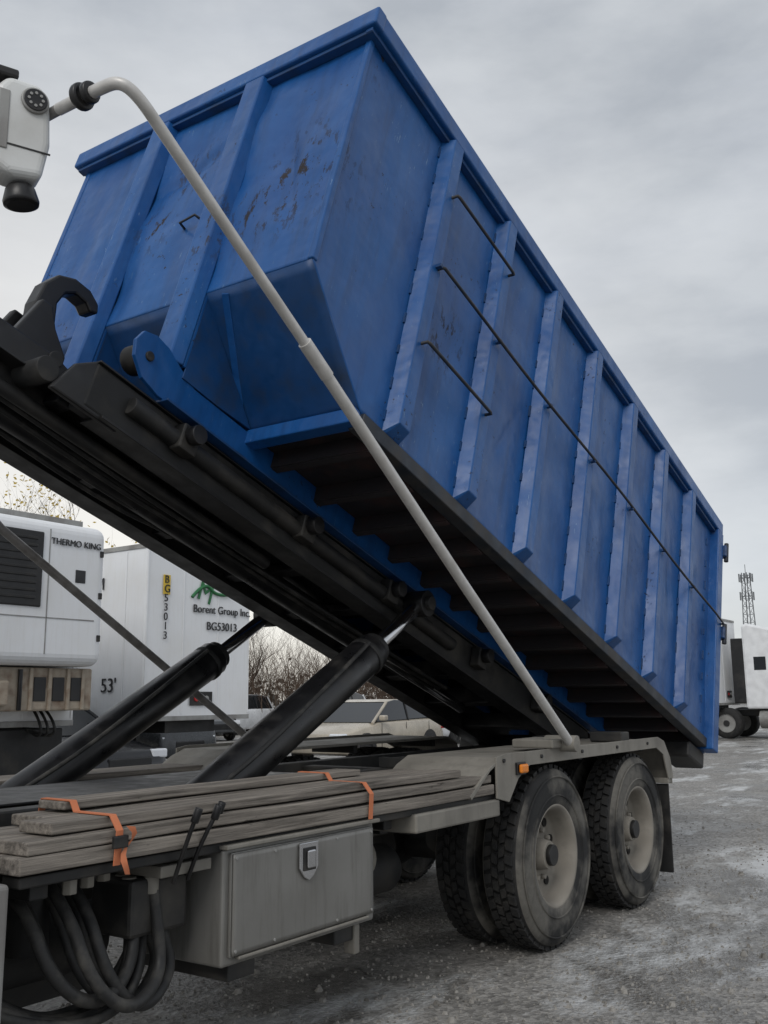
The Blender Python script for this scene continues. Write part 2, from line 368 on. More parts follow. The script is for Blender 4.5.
def tyre_blocks(vs,fs):
    n=44
    for i in range(n):
        for j in range(4):
            a0=2*math.pi*(i+(.5 if j%2 else 0))/n; da=2*math.pi/n*.34
            yc=.045+(TW-.09)*(j+.5)/4; yw=(TW-.09)/8*.76
            if j in(0,3): yw*=1.25
            sk=.12 if j%2 else -.12
            b=len(vs)
            for r in(.505,.533):
                for s,t in((-1,-1),(1,-1),(1,1),(-1,1)):
                    a=a0+s*da+sk*t*da*2
                    vs.append((r*math.cos(a),yc+t*yw,r*math.sin(a)))
            fs.extend([(b,b+1,b+2,b+3),(b+4,b+5,b+6,b+7),(b,b+1,b+5,b+4),(b+1,b+2,b+6,b+5),(b+2,b+3,b+7,b+6),(b+3,b,b+4,b+7)])
def tyre(par,x,y,rz):
    o=lathe('tyre',par,tp2,[RUB,SIDE],72,mi,(x,y,.533)); o.rotation_euler=(0,rz,0)
    vs=[];fs=[]; tyre_blocks(vs,fs); q=mesh('tyre_tread_blocks',vs,fs,RUB,par,loc=(x,y,.533)); q.rotation_euler=(0,rz,0)
    for r in (.352,.462):
        lathe('sidewall_ring',par,[(r-.006,.004),(r,-.006),(r+.006,.004)],SIDE,56,None,(x,y,.533)).rotation_euler=(0,rz,0)
def rim(par,x,y,s=1,dish=.15):
    rp=[(.278,.045),(.305,.020),(.300,.012),(.285,.016),(.272,.035),(.262,.07),(.258,dish-.02),(.250,dish),(.20,dish+.008),(.15,dish-.004),(.145,dish-.01),(.0,dish-.01)]
    q=empty('wheel_rim',(x,y,.533),(0,0,0) if s>0 else (0,0,math.pi),par)
    lathe('rim_dish',q,rp,RIM,64)
    cyl('hub',q,(0,dish,0),(0,dish-.09,0),.098,RIM,r2=.082); cyl('hub_cap',q,(0,dish-.09,0),(0,dish-.12,0),.062,BLACKD)
    for i in range(10):
        a=2*math.pi*i/10; cyl('lug_nut',q,(.142*math.cos(a),dish,.142*math.sin(a)),(.142*math.cos(a),dish-.035,.142*math.sin(a)),.016,RIM,n=6,bevel=0)
        a+=.314; cyl('hand_hole',q,(.212*math.cos(a),dish+.01,.212*math.sin(a)),(.212*math.cos(a),dish-.004,.212*math.sin(a)),.026,BLACK,n=16,bevel=0)
for x in WX:
    for y,rz in ((0,.4+x),(.32,1.7+x),(1.91,2.+x),(2.23,.9+x)): tyre(tr,x,y,rz)
    rim(tr,x,0); rim(tr,x,2.5,-1)
    cyl('brake_drum',tr,(x,.30,.527),(x,.60,.527),.20,BLACKD); cyl('brake_drum',tr,(x,1.9,.527),(x,2.2,.527),.20,BLACKD)
for y0,y1,nm in ((.0,.62,'near'),(1.88,2.5,'far')):
    fp=[(-.95,.965),(-.72,1.10),(-.60,1.145),(1.95,1.145),(2.10,1.09),(2.22,.90),(2.24,.80)]
    fq=[(a,c-.02) for a,c in fp]; fq[-1]=(2.22,.80); fq[-2]=(2.20,.90); fq[0]=(-.93,.945)
    prism('fender_skin_'+nm,tr,fp+fq[::-1],y0,y1,DUST,.003)
    ys=y0-.006 if nm=='near' else y1+.006
    prism('fender_skirt_'+nm,tr,[(-.66,1.15),(-.66,.93),(-.52,.90),(-.40,1.02),(-.25,1.085),(1.9,1.085),(2.05,1.03),(2.14,.84),(2.25,.84),(2.20,1.0),(2.08,1.13),(1.95,1.165),(-.56,1.165)],min(ys,ys+.012),max(ys,ys+.012),DUST,.003)
    box('mud_flap_'+nm,tr,2.16,2.175,y0+.01,y1-.02,.14,.80,BLACKD,.003)
    box('mud_flap_bar_'+nm,tr,2.14,2.20,y0,y1+.2 if nm=='near' else y1,.805,.845,DUST,.005)
    for x in (-.5,.70,1.85): box('fender_bracket_'+nm,tr,x,x+.05,y0+.1,y0+.9 if nm=='near' else y1-.1,1.06,1.12,BLACKD,.004)
box('fender_front_step',tr,-1.47,-.62,.0,.34,.835,.925,DUST,.01)
box('step_bracket',tr,-1.35,-1.28,.3,.8,.80,.86,BLACKD)
box('marker_light_base',tr,-.44,-.33,-.022,-.007,1.04,1.11,BLACK,.004); box('marker_light',tr,-.43,-.34,-.045,-.023,1.05,1.10,AMBER,.012,3)
box('tail_light_box',tr,2.44,2.50,.25,.75,.72,.90,DUST); cyl('tail_light',tr,(2.50,.35,.81),(2.52,.35,.81),.05,RED); cyl('tail_light',tr,(2.50,.55,.81),(2.52,.55,.81),.05,RED)
box('rear_cross_bumper',tr,2.5,2.58,.2,2.3,.55,.68,DUST)
box('tarp_pivot_plate',tr,.02,.34,-.03,.25,1.166,1.22,DUST,.01)
box('fender_chain_box',tr,.7,.95,.2,.45,1.15,1.21,BLACKD,.01); box('fender_lug',tr,1.35,1.5,.05,.3,1.15,1.22,BLACKD,.01)
for x in (-.58,-.1,.5,1.1,1.7): cyl('fender_bolt',tr,(x,-.006,1.128),(x,-.016,1.128),.012,BLACKD,n=6,bevel=0)
def plank(x0,x1,y0,y1,z0,z1):
    n=14
    def f(i,a,c): 
        t=i/n; x=x0+(x1-x0)*t; wz=.008*noise.noise(Vector((x*1.1,y0*7,z0*9))); wy=.008*noise.noise(Vector((x*.9,z0*7,y0*5)))
        return (x,a+wy,c+wz)
    vs=[];fs=[]
    for i in range(n+1):
        for a,c in((y0,z0),(y1,z0),(y1,z1),(y0,z1)): vs.append(f(i,a,c))
    for i in range(n):
        for q in range(4): fs.append((i*4+q,i*4+(q+1)%4,(i+1)*4+(q+1)%4,(i+1)*4+q))
    fs+= [(0,1,2,3),(n*4,n*4+1,n*4+2,n*4+3)]
    mesh('timber_plank',vs,fs,WOOD,tr,bevel=.005)
plank(-3.66,-.68,.00,.22,.955,1.006); plank(-3.66,-.67,.23,.45,.955,1.01)
plank(-3.63,-.69,.012,.21,1.014,1.055); plank(-3.60,-.70,.22,.44,1.014,1.055)
plank(-3.52,-.95,.05,.22,1.062,1.098); plank(-3.40,-1.0,.25,.43,1.062,1.098)
plank(-3.30,-1.55,.27,.42,1.104,1.132)
plank(-3.6,-.8,2.1,2.45,.97,1.06)
box('plank_support_rail',tr,-3.64,-.62,.03,.12,.915,.950,BLACKD,.006); box('plank_support_rail',tr,-3.7,-.62,2.3,2.4,.90,.962,BLACKD,.006)
for x in (-3.55,-2.6,-1.6,-.8): box('plank_outrigger',tr,x,x+.07,.10,.80,.86,.912,BLACKD,.006)
for x in (-3.30,-1.86):
    sv=[];P=[(-.010,.945),(-.012,1.055),(.035,1.103),(.23,1.103),(.26,1.137),(.43,1.137),(.46,1.06)]
    for i,(yy,zz) in enumerate(P): sv+=[(x-.014+.006*i,yy,zz),(x+.014+.006*i,yy,zz)]
    mesh('orange_strap_web',sv,[(2*i,2*i+1,2*i+3,2*i+2) for i in range(len(P)-1)],ORANGE,tr).modifiers.new('s','SOLIDIFY').thickness=.004
box('strap_buckle',tr,-3.33,-3.27,-.03,-.014,1.0,1.04,BLACKD,.004)
sv=[]
for i in range(8): sv+=[(-3.285+.02*math.sin(i*.9),-.03-.012*math.sin(i*1.3),1.07-.022*i),(-3.262+.02*math.sin(i*.9+.5),-.028-.012*math.sin(i*1.3+1),1.065-.022*i)]
mesh('strap_tail',sv,[(2*i,2*i+1,2*i+3,2*i+2) for i in range(7)],ORANGE,tr,smooth=True)
tb=empty('toolbox',parent=tr)
box('toolbox_body',tb,-2.77,-1.80,.02,.52,.506,.925,DUSTB,.012,3)
def tdoor(u,v):
    x=-2.735+.90*u; z=.545+.36*v
    return (x,.001-.008*math.sin(math.pi*u)*math.sin(math.pi*v)*noise.noise(Vector((x*3,z*4,1))),z)
box('toolbox_door_frame',tb,-2.74,-1.83,.006,.019,.54,.91,DUSTB,.003)
grid('toolbox_door',tb,tdoor,40,20,DUSTB,.006)
box('toolbox_lid_lip',tb,-2.78,-1.79,-.012,.53,.926,.942,DUST,.004)
box('toolbox_hinge',tb,-2.70,-1.87,-.006,.018,.528,.539,DUST,.003)
prism('latch_plate',tb,[(-2.36,.90),(-2.36,.80),(-2.33,.765),(-2.30,.75),(-2.27,.765),(-2.24,.80),(-2.24,.90)],-.014,-.005,CHROME,.003); box('latch_recess',tb,-2.338,-2.262,-.019,-.0145,.79,.88,BLACKD,.008); box('latch_paddle',tb,-2.325,-2.275,-.030,-.0195,.80,.87,CHROME,.006)
for x in (-2.72,-2.5,-2.1,-1.85):
    for z in (.56,.89): cyl('rivet',tb,(x,0,z),(x,-.006,z),.006,GREYP,n=10,bevel=0)
box('toolbox_bracket',tb,-2.05,-1.90,.05,.55,.44,.504,BLACKD); box('toolbox_bracket',tb,-2.70,-2.55,.05,.55,.44,.504,BLACKD)
box('toolbox_angle',tb,-1.92,-1.88,.04,.10,.38,.504,DUST)
box('valve_mount_plate',tr,-3.05,-2.80,.05,.40,.86,.90,DUST,.004)
box('valve_block',tr,-3.12,-2.85,.12,.34,.66,.855,BLACKD,.015)
for i,(x,y) in enumerate(((-3.00,.02),(-2.92,.03),(-2.86,.10))):
    tube('control_lever',tr,[(x,y+.02,.84),(x-.005,y-.03,.95),(x+.01+.03*i,y-.07,1.06)],.008,BLACK); cyl('lever_knob',tr,(x+.008+.03*i,y-.068,1.05),(x+.018+.03*i,y-.082,1.10),.015,BLACK)
hs=[(-3.42,.15),(-3.36,.22),(-3.30,.10),(-3.24,.25),(-3.18,.16),(-3.12,.3)]
for i,(x,y) in enumerate(hs):
    dz=.04*i
    tube('hydraulic_hose',tr,[(x-.05,y+.25,.92),(x-.06,y+.05,.80),(x-.04,y-.05,.62-dz*.4),(x+.10,y-.08,.50-.02*i),(x+.28,y-.03,.52),(x+.36-.03*i,y,.66),(x+.34-.03*i,y+.03,.84)],.016 if i%2 else .021,HOSE)
    cyl('hose_crimp',tr,(x+.34-.03*i,y+.03,.80),(x+.34-.03*i,y+.03,.86),.027,DUST,n=12)
for i in range(4):
    tube('hydraulic_hose',tr,[(-3.75,.2+.06*i,.60+.05*i),(-3.5,.1+.05*i,.47),(-3.2,.08+.05*i,.44),(-3.02,.15+.03*i,.56),(-3.0,.2,.72)],.017,HOSE)
for i in range(3): cyl('hose_fitting',tr,(-3.40+.11*i,.1+.05*i,.86),(-3.40+.11*i,.1+.05*i,.93),.026,DUST,n=6)
cyl('filter_canister',tr,(-3.32,.42,.62),(-3.32,.42,.88),.075,BLACKD)
box('hose_bulkhead',tr,-3.7,-2.85,.56,.58,.40,.92,BLACKD,.004)
box('battery_box',tr,-4.45,-3.69,.0,.55,.48,.945,GREYP,.015,3)
cyl('blue_cap',tr,(-3.75,.05,.975),(-3.75,.05,1.03),.03,plain('blue_cap_plastic',(.03,.15,.45),.4)); box('work_light_box',tr,-3.95,-3.72,.08,.2,.957,1.04,GREYP,.02,3)
cyl('fuel_tank',tr,(-5.6,.36,.68),(-4.6,.36,.68),.30,GREYP,n=48,bevel=.02)
cab=empty('cab',parent=tr)
cp=[(-4.75,1.0),(-4.75,2.9),(-4.95,3.0),(-5.9,2.95),(-6.15,2.75),(-6.45,1.95),(-7.6,1.75),(-7.75,1.5),(-7.75,.75),(-6.6,.75),(-6.4,.9)]
prism('cab_shell',cab,cp,.05,2.45,WPAINT,.06)
prism('cab_side_glass',cab,[(-5.0,2.0),(-5.0,2.65),(-5.9,2.65),(-6.25,2.0)],.035,.049,GLASS,.01); prism('cab_side_glass',cab,[(-5.0,2.0),(-5.0,2.65),(-5.9,2.65),(-6.25,2.0)],2.451,2.465,GLASS,.01)
box('cab_rear_window',cab,-4.749,-4.735,.5,2.0,2.1,2.6,GLASS,.01); box('grille',cab,-7.77,-7.752,.7,1.8,.9,1.6,BLACK,.02); box('bumper',cab,-7.95,-7.76,.0,2.5,.45,.74,GREYP,.03)
for y in (.03,2.2): tyre(tr,-6.9,y,.3)
rim(tr,-6.9,.03,1,.03); rim(tr,-6.9,2.47,-1,.03)
ta=empty('tarp_arm_system',parent=tr); ya=-.07
arm=[(.20,ya,1.18),(-1.1,ya,2.08),(-2.38,ya,2.985)]
tube('tarp_arm_near_lower',ta,arm,.028,ALU,False)
tube('tarp_arm_near_upper',ta,[(-2.30,ya,2.93),(-2.42,ya,3.01),(-3.28,ya,3.60),(-3.40,ya,3.68),(-3.46,ya+.03,3.715),(-3.47,ya+.12,3.72),(-3.47,.30,3.725)],.0235,ALU)
tube('arm_socket',ta,[(-2.26,ya,2.902),(-2.42,ya,3.013)],.032,ALU,False)
tube('tarp_crossbar',ta,[(-3.47,.2,3.725),(-3.47,2.50,3.725)],.021,ALUB,False)
for y in (.10,.145): cyl('crossbar_grip',ta,(-3.47,y,3.725),(-3.47,y+.035,3.725),.042 if y<.12 else .052,BLACK,bevel=.01)
tube('tarp_arm_far',ta,[(.20,2.6,1.17),(-2.08,2.6,2.52),(-3.35,2.6,3.62),(-3.45,2.58,3.72),(-3.47,2.5,3.725)],.028,ALUB,False)
cyl('arm_pivot',ta,(.20,-.11,1.19),(.20,.1,1.19),.05,DUST); cyl('arm_pivot',ta,(.20,2.4,1.18),(.20,2.64,1.18),.05,DUST)
tg=empty('tarp_motor_housing',(-3.56,.42,3.625),(0,.0,math.radians(-22)),ta)
hp=[(-.105,-.18),(-.095,.14),(-.06,.19),(.06,.19),(.10,.14),(.11,-.05),(.085,-.2),(-.04,-.215)]
o=prism('housing_shell',tg,hp,-.07,.07,WHITE,.03); o.modifiers['b'].segments=4
cyl('round_vent_ring',tg,(.04,-.071,.105),(.04,-.084,.105),.052,GREYP,n=32); cyl('round_vent',tg,(.04,-.084,.105),(.04,-.089,.105),.044,BLACK,n=32)
for i in range(8):
    a=i*math.pi/4; cyl('vent_hole',tg,(.04+.026*math.cos(a),-.089,.105+.026*math.sin(a)),(.04+.026*math.cos(a),-.092,.105+.026*math.sin(a)),.006,GREYP,n=10,bevel=0)
box('housing_slot',tg,-.09,-.05,-.075,-.068,-.12,.12,GREYP,.004); box('housing_seam',tg,-.10,.108,-.073,-.068,-.10,-.094,BLACKD,0)
cyl('rubber_knob',tg,(.02,0,-.215),(.03,0,-.30),.05,BLACK,r2=.072,n=32,bevel=.02); box('mount_bracket',tg,-.16,-.02,-.06,.06,.19,.225,BLACK,.008)
box('mount_strut',tg,-.17,-.12,-.04,.05,-.15,.22,BLACKD,.008); box('crossbar_clamp',tg,-.02,.08,.05,.12,.0,.12,BLACK,.01)
# ================================================================ BACKGROUND VEHICLES
def small_wheel(par,x,y,r,w,hubm=None):
    q=empty('wheel',(x,y,r),(0,0,0),par)
    lathe('tyre',q,[(r*.6,-w/2),(r*.93,-w/2),(r,-w*.35),(r,w*.35),(r*.93,w/2),(r*.6,w/2)],RUB,28)
    cyl('hub',q,(0,-w*.42,0),(0,w*.42,0),r*.62,hubm or GREYP,n=20,bevel=.01); cyl('hub_centre',q,(0,-w*.5,0),(0,w*.5,0),r*.2,BLACKD,n=12)
def car(loc,rz,paint,kind='sedan'):
    p=empty('parked_car',loc,(0,0,rz)) # faces -x
    if kind=='sedan': top=[(0,.55,.70),(.08,.72,.80),(.9,.88,.88),(1.45,.96,.90),(2.6,.98,.91),(3.7,1.00,.90),(4.45,1.00,.84),(4.62,.85,.80),(4.7,.55,.72)]
    else: top=[(0,.6,.76),(.06,.85,.84),(.8,1.0,.90),(1.3,1.06,.92),(2.6,1.08,.92),(3.9,1.08,.92),(4.5,1.08,.90),(4.58,.9,.86),(4.62,.6,.8)]
    vs=[];fs=[]
    for x,zt,hw in top:
        zb=.22 if .1<x<4.5 else .32
        sec=[(-hw*.93,zb),(-hw,zb+.12),(-hw,zt-.22 if zt>.6 else zt-.1),(-hw*.95,zt-.05),(-hw*.8,zt),(hw*.8,zt),(hw*.95,zt-.05),(hw,zt-.22 if zt>.6 else zt-.1),(hw,zb+.12),(hw*.93,zb)]
        vs+=[(x,a,c) for a,c in sec]
    k=10
    for i in range(len(top)-1):
        for j in range(k): fs.append((i*k+j,i*k+(j+1)%k,(i+1)*k+(j+1)%k,(i+1)*k+j))
    fs+=[tuple(range(k)),tuple(range((len(top)-1)*k,len(top)*k))]
    mesh('car_body',vs,fs,paint,p,smooth=True,bevel=.02)
    if kind=='sedan': g=[(1.25,.94),(2.05,1.38),(2.5,1.44),(3.2,1.42),(3.6,1.33),(4.25,1.0)]; roof=(1.98,3.65)
    else: g=[(1.1,1.03),(1.85,1.60),(2.3,1.68),(3.7,1.66),(4.2,1.58),(4.5,1.07)]; roof=(1.8,4.2)
    vs=[];n=len(g)
    for sg in(-1,1):
        for x,z in g: vs.append((x,sg*(.80-.28*(z-.95)),z))
    fs=[tuple(range(n)),tuple(range(n,2*n))]+[(i,(i+1)%n,n+(i+1)%n,n+i) for i in range(n)]
    mesh('car_glass',vs,fs,GLASS,p,bevel=.02)
    rv=[];rf=[]
    rr=[q for q in g if roof[0]<=q[0]<=roof[1]]
    for x,z in rr:
        h=.80-.28*(z-.95); rv+=[(x,-h-.008,z-.05),(x,-h*.93,z+.012),(x,h*.93,z+.012),(x,h+.008,z-.05)]
    for i in range(len(rr)-1):
        for j in range(3): rf.append((i*4+j,i*4+j+1,(i+1)*4+j+1,(i+1)*4+j))
    mesh('car_roof',rv,rf,paint,p,smooth=True)
    for sg in(-1,1):
        for (xa,za),(xb,zb) in ((g[0],g[1]),(g[-1],g[-2])):
            tube('pillar',p,[(xa,sg*(.805-.28*(za-.95)),za-.02),(xb,sg*(.805-.28*(zb-.95)),zb)],.035,paint,False,2)
        xm=(g[1][0]+g[-2][0])/2+.05
        tube('pillar',p,[(xm,sg*.805,.95),(xm,sg*(.812-.28*.45),1.40 if kind=='sedan' else 1.62)],.022,BLACK,False,2)
        box('mirror',p,1.45,1.62,sg*.93-.08,sg*.93+.08,.98,1.10,paint,.03)
        box('head_lamp',p,.03,.30,sg*.62-.16,sg*.62+.16,.59,.73,LAMP,.03,3)
        box('tail_lamp',p,4.45,4.67,sg*.68-.17,sg*.68+.17,.72,.88,RED,.03,3)
        for x in (.9,3.75):
            cyl('wheel_arch',p,(x,sg*.80,.36),(x,sg*.915,.36),.37,BLACK,n=28); small_wheel(p,x,sg*.83,.33,.20)
    box('grille',p,-.012,.06,-.42,.42,.42,.62,BLACK,.02); box('licence_plate',p,4.66,4.72,-.15,.15,.5,.62,WHITE,.005)
    for x in (1.5,2.6,3.7):
        for sg in(-1,1): box('door_gap',p,x,x+.012,sg*.905-.004,sg*.905+.004,.35,.93,BLACK,0)
    return p
beige=plain('beige_car_paint',(.46,.41,.33),.22); blackp=plain('black_car_paint',(.012,.013,.016),.12); whitep=plain('white_car_paint',(.80,.81,.82),.25); greyc=plain('dark_grey_car_paint',(.06,.065,.07),.25); redp=plain('red_car_paint',(.30,.02,.02),.25)
car((11.3,11.0,0),.06,beige)
car((4.76,9.2,0),math.pi/2,blackp)
car((16.5,16.0,0),.25,whitep,'suv'); car((20.5,22.5,0),1.3,greyc); car((24,27,0),.2,whitep,'suv'); car((27,29.5,0),.2,redp); car((9.6,12.9,0),math.pi/2,greyc,'suv')
car((21,14.5,0),.1,whitep,'suv')
def trailer(name,loc,rz,Lt=16.0,reefer=False):
    p=empty(name,loc,(0,0,rz)) # nose at y=0 facing -y; x 0..2.6; length +y
    box('trailer_box',p,0,2.6,0,Lt,1.15,4.08,WPAINT,.04,3)
    for z in (1.13,4.05): 
        box('side_rail',p,-.02,-.001,0.02,Lt-.02,z-.0,z+.08,GREYP,.004); box('nose_rail',p,.02,2.58,-.02,-.001,z-.0,z+.08,GREYP,.004)
    y=.5
    while y<Lt:
        box('side_post',p,-.014,-.002,y,y+.04,1.24,4.03,WPAINT,.003); y+=1.2
    for x in (.03,.87,1.73,2.55): box('nose_post',p,x-.015,x+.015,-.010,-.002,1.24,4.03,WPAINT,.003)
    for x in (.5,2.0):
        box('landing_leg',p,x,x+.1,2.4,2.52,.1,1.14,BLACKD); cyl('landing_foot',p,(x+.05,2.46,.0),(x+.05,2.46,.12),.15,BLACKD)
    box('under_frame',p,.7,1.9,.2,Lt-.2,.92,1.14,BLACKD)
    for y in (Lt-3.4,Lt-2.1):
        for x in (.15,.45,2.15,2.45):
            q=empty('axle_wheel',(x,y,0),(0,0,math.pi/2),p); small_wheel(q,0,0,.52,.26)
    if not reefer:
        cyl('air_coupling',p,(1.2,-.05,1.5),(1.2,-.001,1.5),.05,RED,n=12); cyl('air_coupling',p,(1.45,-.05,1.5),(1.45,-.001,1.5),.05,GREYP,n=12); box('coupling_plate',p,1.05,1.6,-.03,-.021,1.38,1.62,BLACKD)
    return p
t1=trailer('semi_trailer',(5.7,10.05,0),0)
RX90=(math.pi/2,0,0)
text('fleet_number',t1,'BG53013',.21,(1.42,-.02,2.72),RX90,TXT,.006)
text('company_name',t1,'Borent Group Inc.',.20,(1.08,-.02,3.02),RX90,TXT,.006)
text('company_logo',t1,'M',.50,(1.15,-.02,3.28),(math.pi/2,.3,0),GREEN,.006)
tube('logo_swoosh',t1,[(1.05,-.02,3.28),(1.35,-.02,3.60),(1.65,-.02,3.33),(2.0,-.02,3.40)],.03,GREEN,True,2)
box('yellow_marker',t1,.36,.52,-.024,-.018,3.28,3.62,YEL,0)
text('vertical_number',t1,'B\nG\n5\n3\n0\n1\n3',.19,(.38,-.03,3.48),RX90,TXT,.006)
text('length_marking',t1,"53'",.34,(-.022,1.05,1.62),(math.pi/2,0,-math.pi/2),TXT,.006)
text('side_lettering',t1,"COM",.3,(-.022,1.75,3.4),(math.pi/2,0,-math.pi/2),TXT,.006)
t2=trailer('refrigerated_trailer',(1.15,9.3,0),0,16,True)
box('fridge_unit_cover',t2,.25,2.50,-.72,-.021,1.95,3.93,WPAINT,.16,5)
box('fridge_grille_frame',t2,.42,1.40,-.745,-.71,2.72,3.74,BLACK,.12,4)
for i in range(9): box('grille_louvre',t2,.52,1.30,-.760,-.742,2.82+.1*i,2.86+.1*i,BLACKD,.008)
box('cover_seam',t2,1.5,1.515,-.726,-.715,2.1,3.8,GREYP,0); box('cover_seam_low',t2,.45,2.3,-.726,-.715,2.58,2.595,GREYP,0)
box('status_display',t2,1.95,2.12,-.728,-.716,3.10,3.28,TXT,.01)
for z in (2.3,2.9,3.5): box('cover_latch',t2,2.36,2.42,-.735,-.70,z,z+.09,BLACKD,.01)
text('unit_lettering',t2,'THERMO KING',.125,(1.52,-.735,3.60),RX90,TXT,.006)
box('fridge_lower_frame',t2,.2,2.5,-.5,-.021,1.35,1.93,BEIGED,.03); box('fridge_battery_box',t2,.5,1.1,-.6,-.501,1.42,1.75,BEIGED,.03); cyl('fridge_fuel_line',t2,(1.3,-.53,1.36),(1.3,-.53,1.9),.03,BLACK)
for x in (1.45,1.75,2.05,2.3): box('frame_upright',t2,x,x+.05,-.53,-.501,1.36,1.92,BEIGED,.005)
for i in range(3): box('lower_frame_slot',t2,1.53+.30*i,1.72+.30*i,-.512,-.502,1.48,1.80,BLACK,.01)
for i in range(3): tube('coiled_air_line',t2,[(1.9+.1*i,-.03,1.35),(1.85+.12*i,-.3,1.15),(1.95+.1*i,-.1,.95),(1.9,.1,1.1)],.02,HOSE)
box('trailer_skirt',t2,.1,2.5,.1,3.0,.4,1.1,BLACKD,.02)
t3=trailer('semi_trailer',(28.5,7.2,0),0,13)
def tractor(loc,rz):
    p=empty('semi_truck',loc,(0,0,rz)) # faces -x
    prism('cab_shell',p,[(1.75,1.0),(1.95,1.95),(2.5,2.9),(3.0,3.55),(4.3,3.9),(4.5,3.85),(4.5,1.0)],-1.2,1.2,whitep,.08)
    prism('hood',p,[(0,.6),(0,1.5),(.25,1.75),(1.9,1.95),(1.9,.9),(1.5,.6)],-.95,.95,whitep,.08)
    prism('windshield',p,[(1.93,1.98),(2.47,2.83),(2.52,2.80),(1.99,1.96)],-1.05,1.05,GLASS,.01)
    for s in(-1,1):
        prism('side_window',p,[(2.15,2.0),(2.6,2.75),(3.2,2.75),(3.2,2.0)],min(s*1.19,s*1.21),max(s*1.19,s*1.21),GLASS,.01)
        box('sleeper_window',p,3.75,4.15,min(s*1.19,s*1.21),max(s*1.19,s*1.21),2.3,2.75,GLASS,.01)
        box('mirror',p,1.9,2.05,s*1.42-.1,s*1.42+.1,1.95,2.6,BLACK,.03)
        box('head_lamp',p,-.03,.1,s*.75-.18,s*.75+.18,.95,1.2,LAMP,.03); cyl('fuel_tank',p,(2.6,s*.95,.65),(4.1,s*.95,.65),.3,GREYP)
        for x in (.9,5.2,6.5): small_wheel(p,x,s*1.0,.52,.28 if x<1 else .5)
    box('grille',p,-.03,.02,-.5,.5,.75,1.6,BLACK,.03); box('bumper',p,-.15,.1,-1.15,1.15,.35,.62,GREYP,.04)
    box('frame',p,3.5,7.2,-.45,.45,.75,.98,BLACKD,.02); box('rear_cab_fairing',p,4.5,4.9,-1.15,-1.0,1.2,3.4,BLACK,.03); box('rear_cab_fairing',p,4.5,4.9,1.0,1.15,1.2,3.4,BLACK,.03)
    return p
tractor((30.5,2.0,0),math.pi/2); tractor((31.5,-6.5,0),math.pi/2)
# ================================================================ TOWER
tw=empty('lattice_tower',(187,46.2,0))
hT=24.5; wb,wt=2.0,.9
def leg(z,i):
    w=(wb+(wt-wb)*z/hT)/2*1.15; a=math.pi/2*i+.5; return (w*math.cos(a)*1.41,w*math.sin(a)*1.41,z)
TS=plain('galvanised_steel',(.16,.17,.18),.6)
for i in range(4): tube('tower_leg',tw,[leg(0,i),leg(hT,i)],.10,TS,False,1)
z=0
while z<hT-1.4:
    for i in range(4): tube('tower_brace',tw,[leg(z,i),leg(z+1.5,(i+1)%4),leg(z+1.5,i)],.045,TS,False,1)
    z+=1.5
for z,nn in ((hT-1.0,6),(hT-4.5,6)):
    for i in range(nn):
        a=2*math.pi*i/nn; r=1.25; box('antenna_panel',tw,r*math.cos(a)-.11,r*math.cos(a)+.11,r*math.sin(a)-.11,r*math.sin(a)+.11,z-.8,z+.8,TS,.02); tube('antenna_arm',tw,[(0,0,z),(r*math.cos(a),r*math.sin(a),z)],.05,TS,False,1)
tube('lightning_rod',tw,[(0,0,hT-1),(0,0,hT+1.6)],.06,TS,False,1)
# ================================================================ TREES
BARK=plain('bark_brown',(.085,.065,.050),.9); TWIG=plain('bare_twigs',(.12,.08,.055),.9); LEAF=plain('yellow_leaves',(.42,.30,.05),.8)
def branch(cu,p,d,ln,r,lv,ends,rn):
    n=4; sp=cu.splines.new('POLY'); sp.points.add(n); q=Vector(p)
    for i in range(n+1):
        sp.points[i].co=(*q,1); sp.points[i].radius=r*(1-.45*i/n)
        if i and lv>0:
            for _ in range(1 if lv>3 else rn.choice((1,2))):
                a=Vector((rn.uniform(-1,1),rn.uniform(-1,1),rn.uniform(-.1,.9))).normalized()
                branch(cu,q,(d*.6+a*.75).normalized(),ln*rn.uniform(.5,.75),r*(1-.45*i/n)*.55,lv-1,ends,rn)
        d=(d+Vector((rn.uniform(-.2,.2),rn.uniform(-.2,.2),rn.uniform(-.05,.12)))).normalized(); q=q+d*ln/n
    if lv<=1: ends.append(q.copy())
def tree(loc,h,seed,lv=4,leaf=0):
    rn=random.Random(seed); p=empty('bare_tree',loc)
    cu=bpy.data.curves.new('trunk_and_limbs','CURVE'); cu.dimensions='3D'; cu.bevel_depth=1; cu.bevel_resolution=0; cu.materials.append(BARK); ends=[]
    branch(cu,(0,0,-.05),Vector((0,0,1)),h*.55,h*.018,lv,ends,rn)
    o=bpy.data.objects.new('trunk_and_limbs',cu); sc.collection.objects.link(o); o.parent=p
    if leaf:
        vs=[];fs=[]
        for e in ends:
            if rn.random()>leaf: continue
            for _ in range(2):
                c=e+Vector((rn.gauss(0,.12),rn.gauss(0,.12),rn.gauss(0,.12))); u=Vector((rn.gauss(0,1),rn.gauss(0,1),rn.gauss(0,1))).normalized()*.08; w=u.orthogonal().normalized()*.06
                b=len(vs); vs+=[c-u,c+w,c+u,c-w]; fs.append((b,b+1,b+2,b+3))
        mesh('leaves',vs,fs,LEAF,p)
tree((17.9,29.6,0),9.6,3,4,.6); tree((21.5,31.,0),7.5,5,4,.3)
tree((29,29,0),6.0,21,4); tree((33,27,0),5.5,31,4)
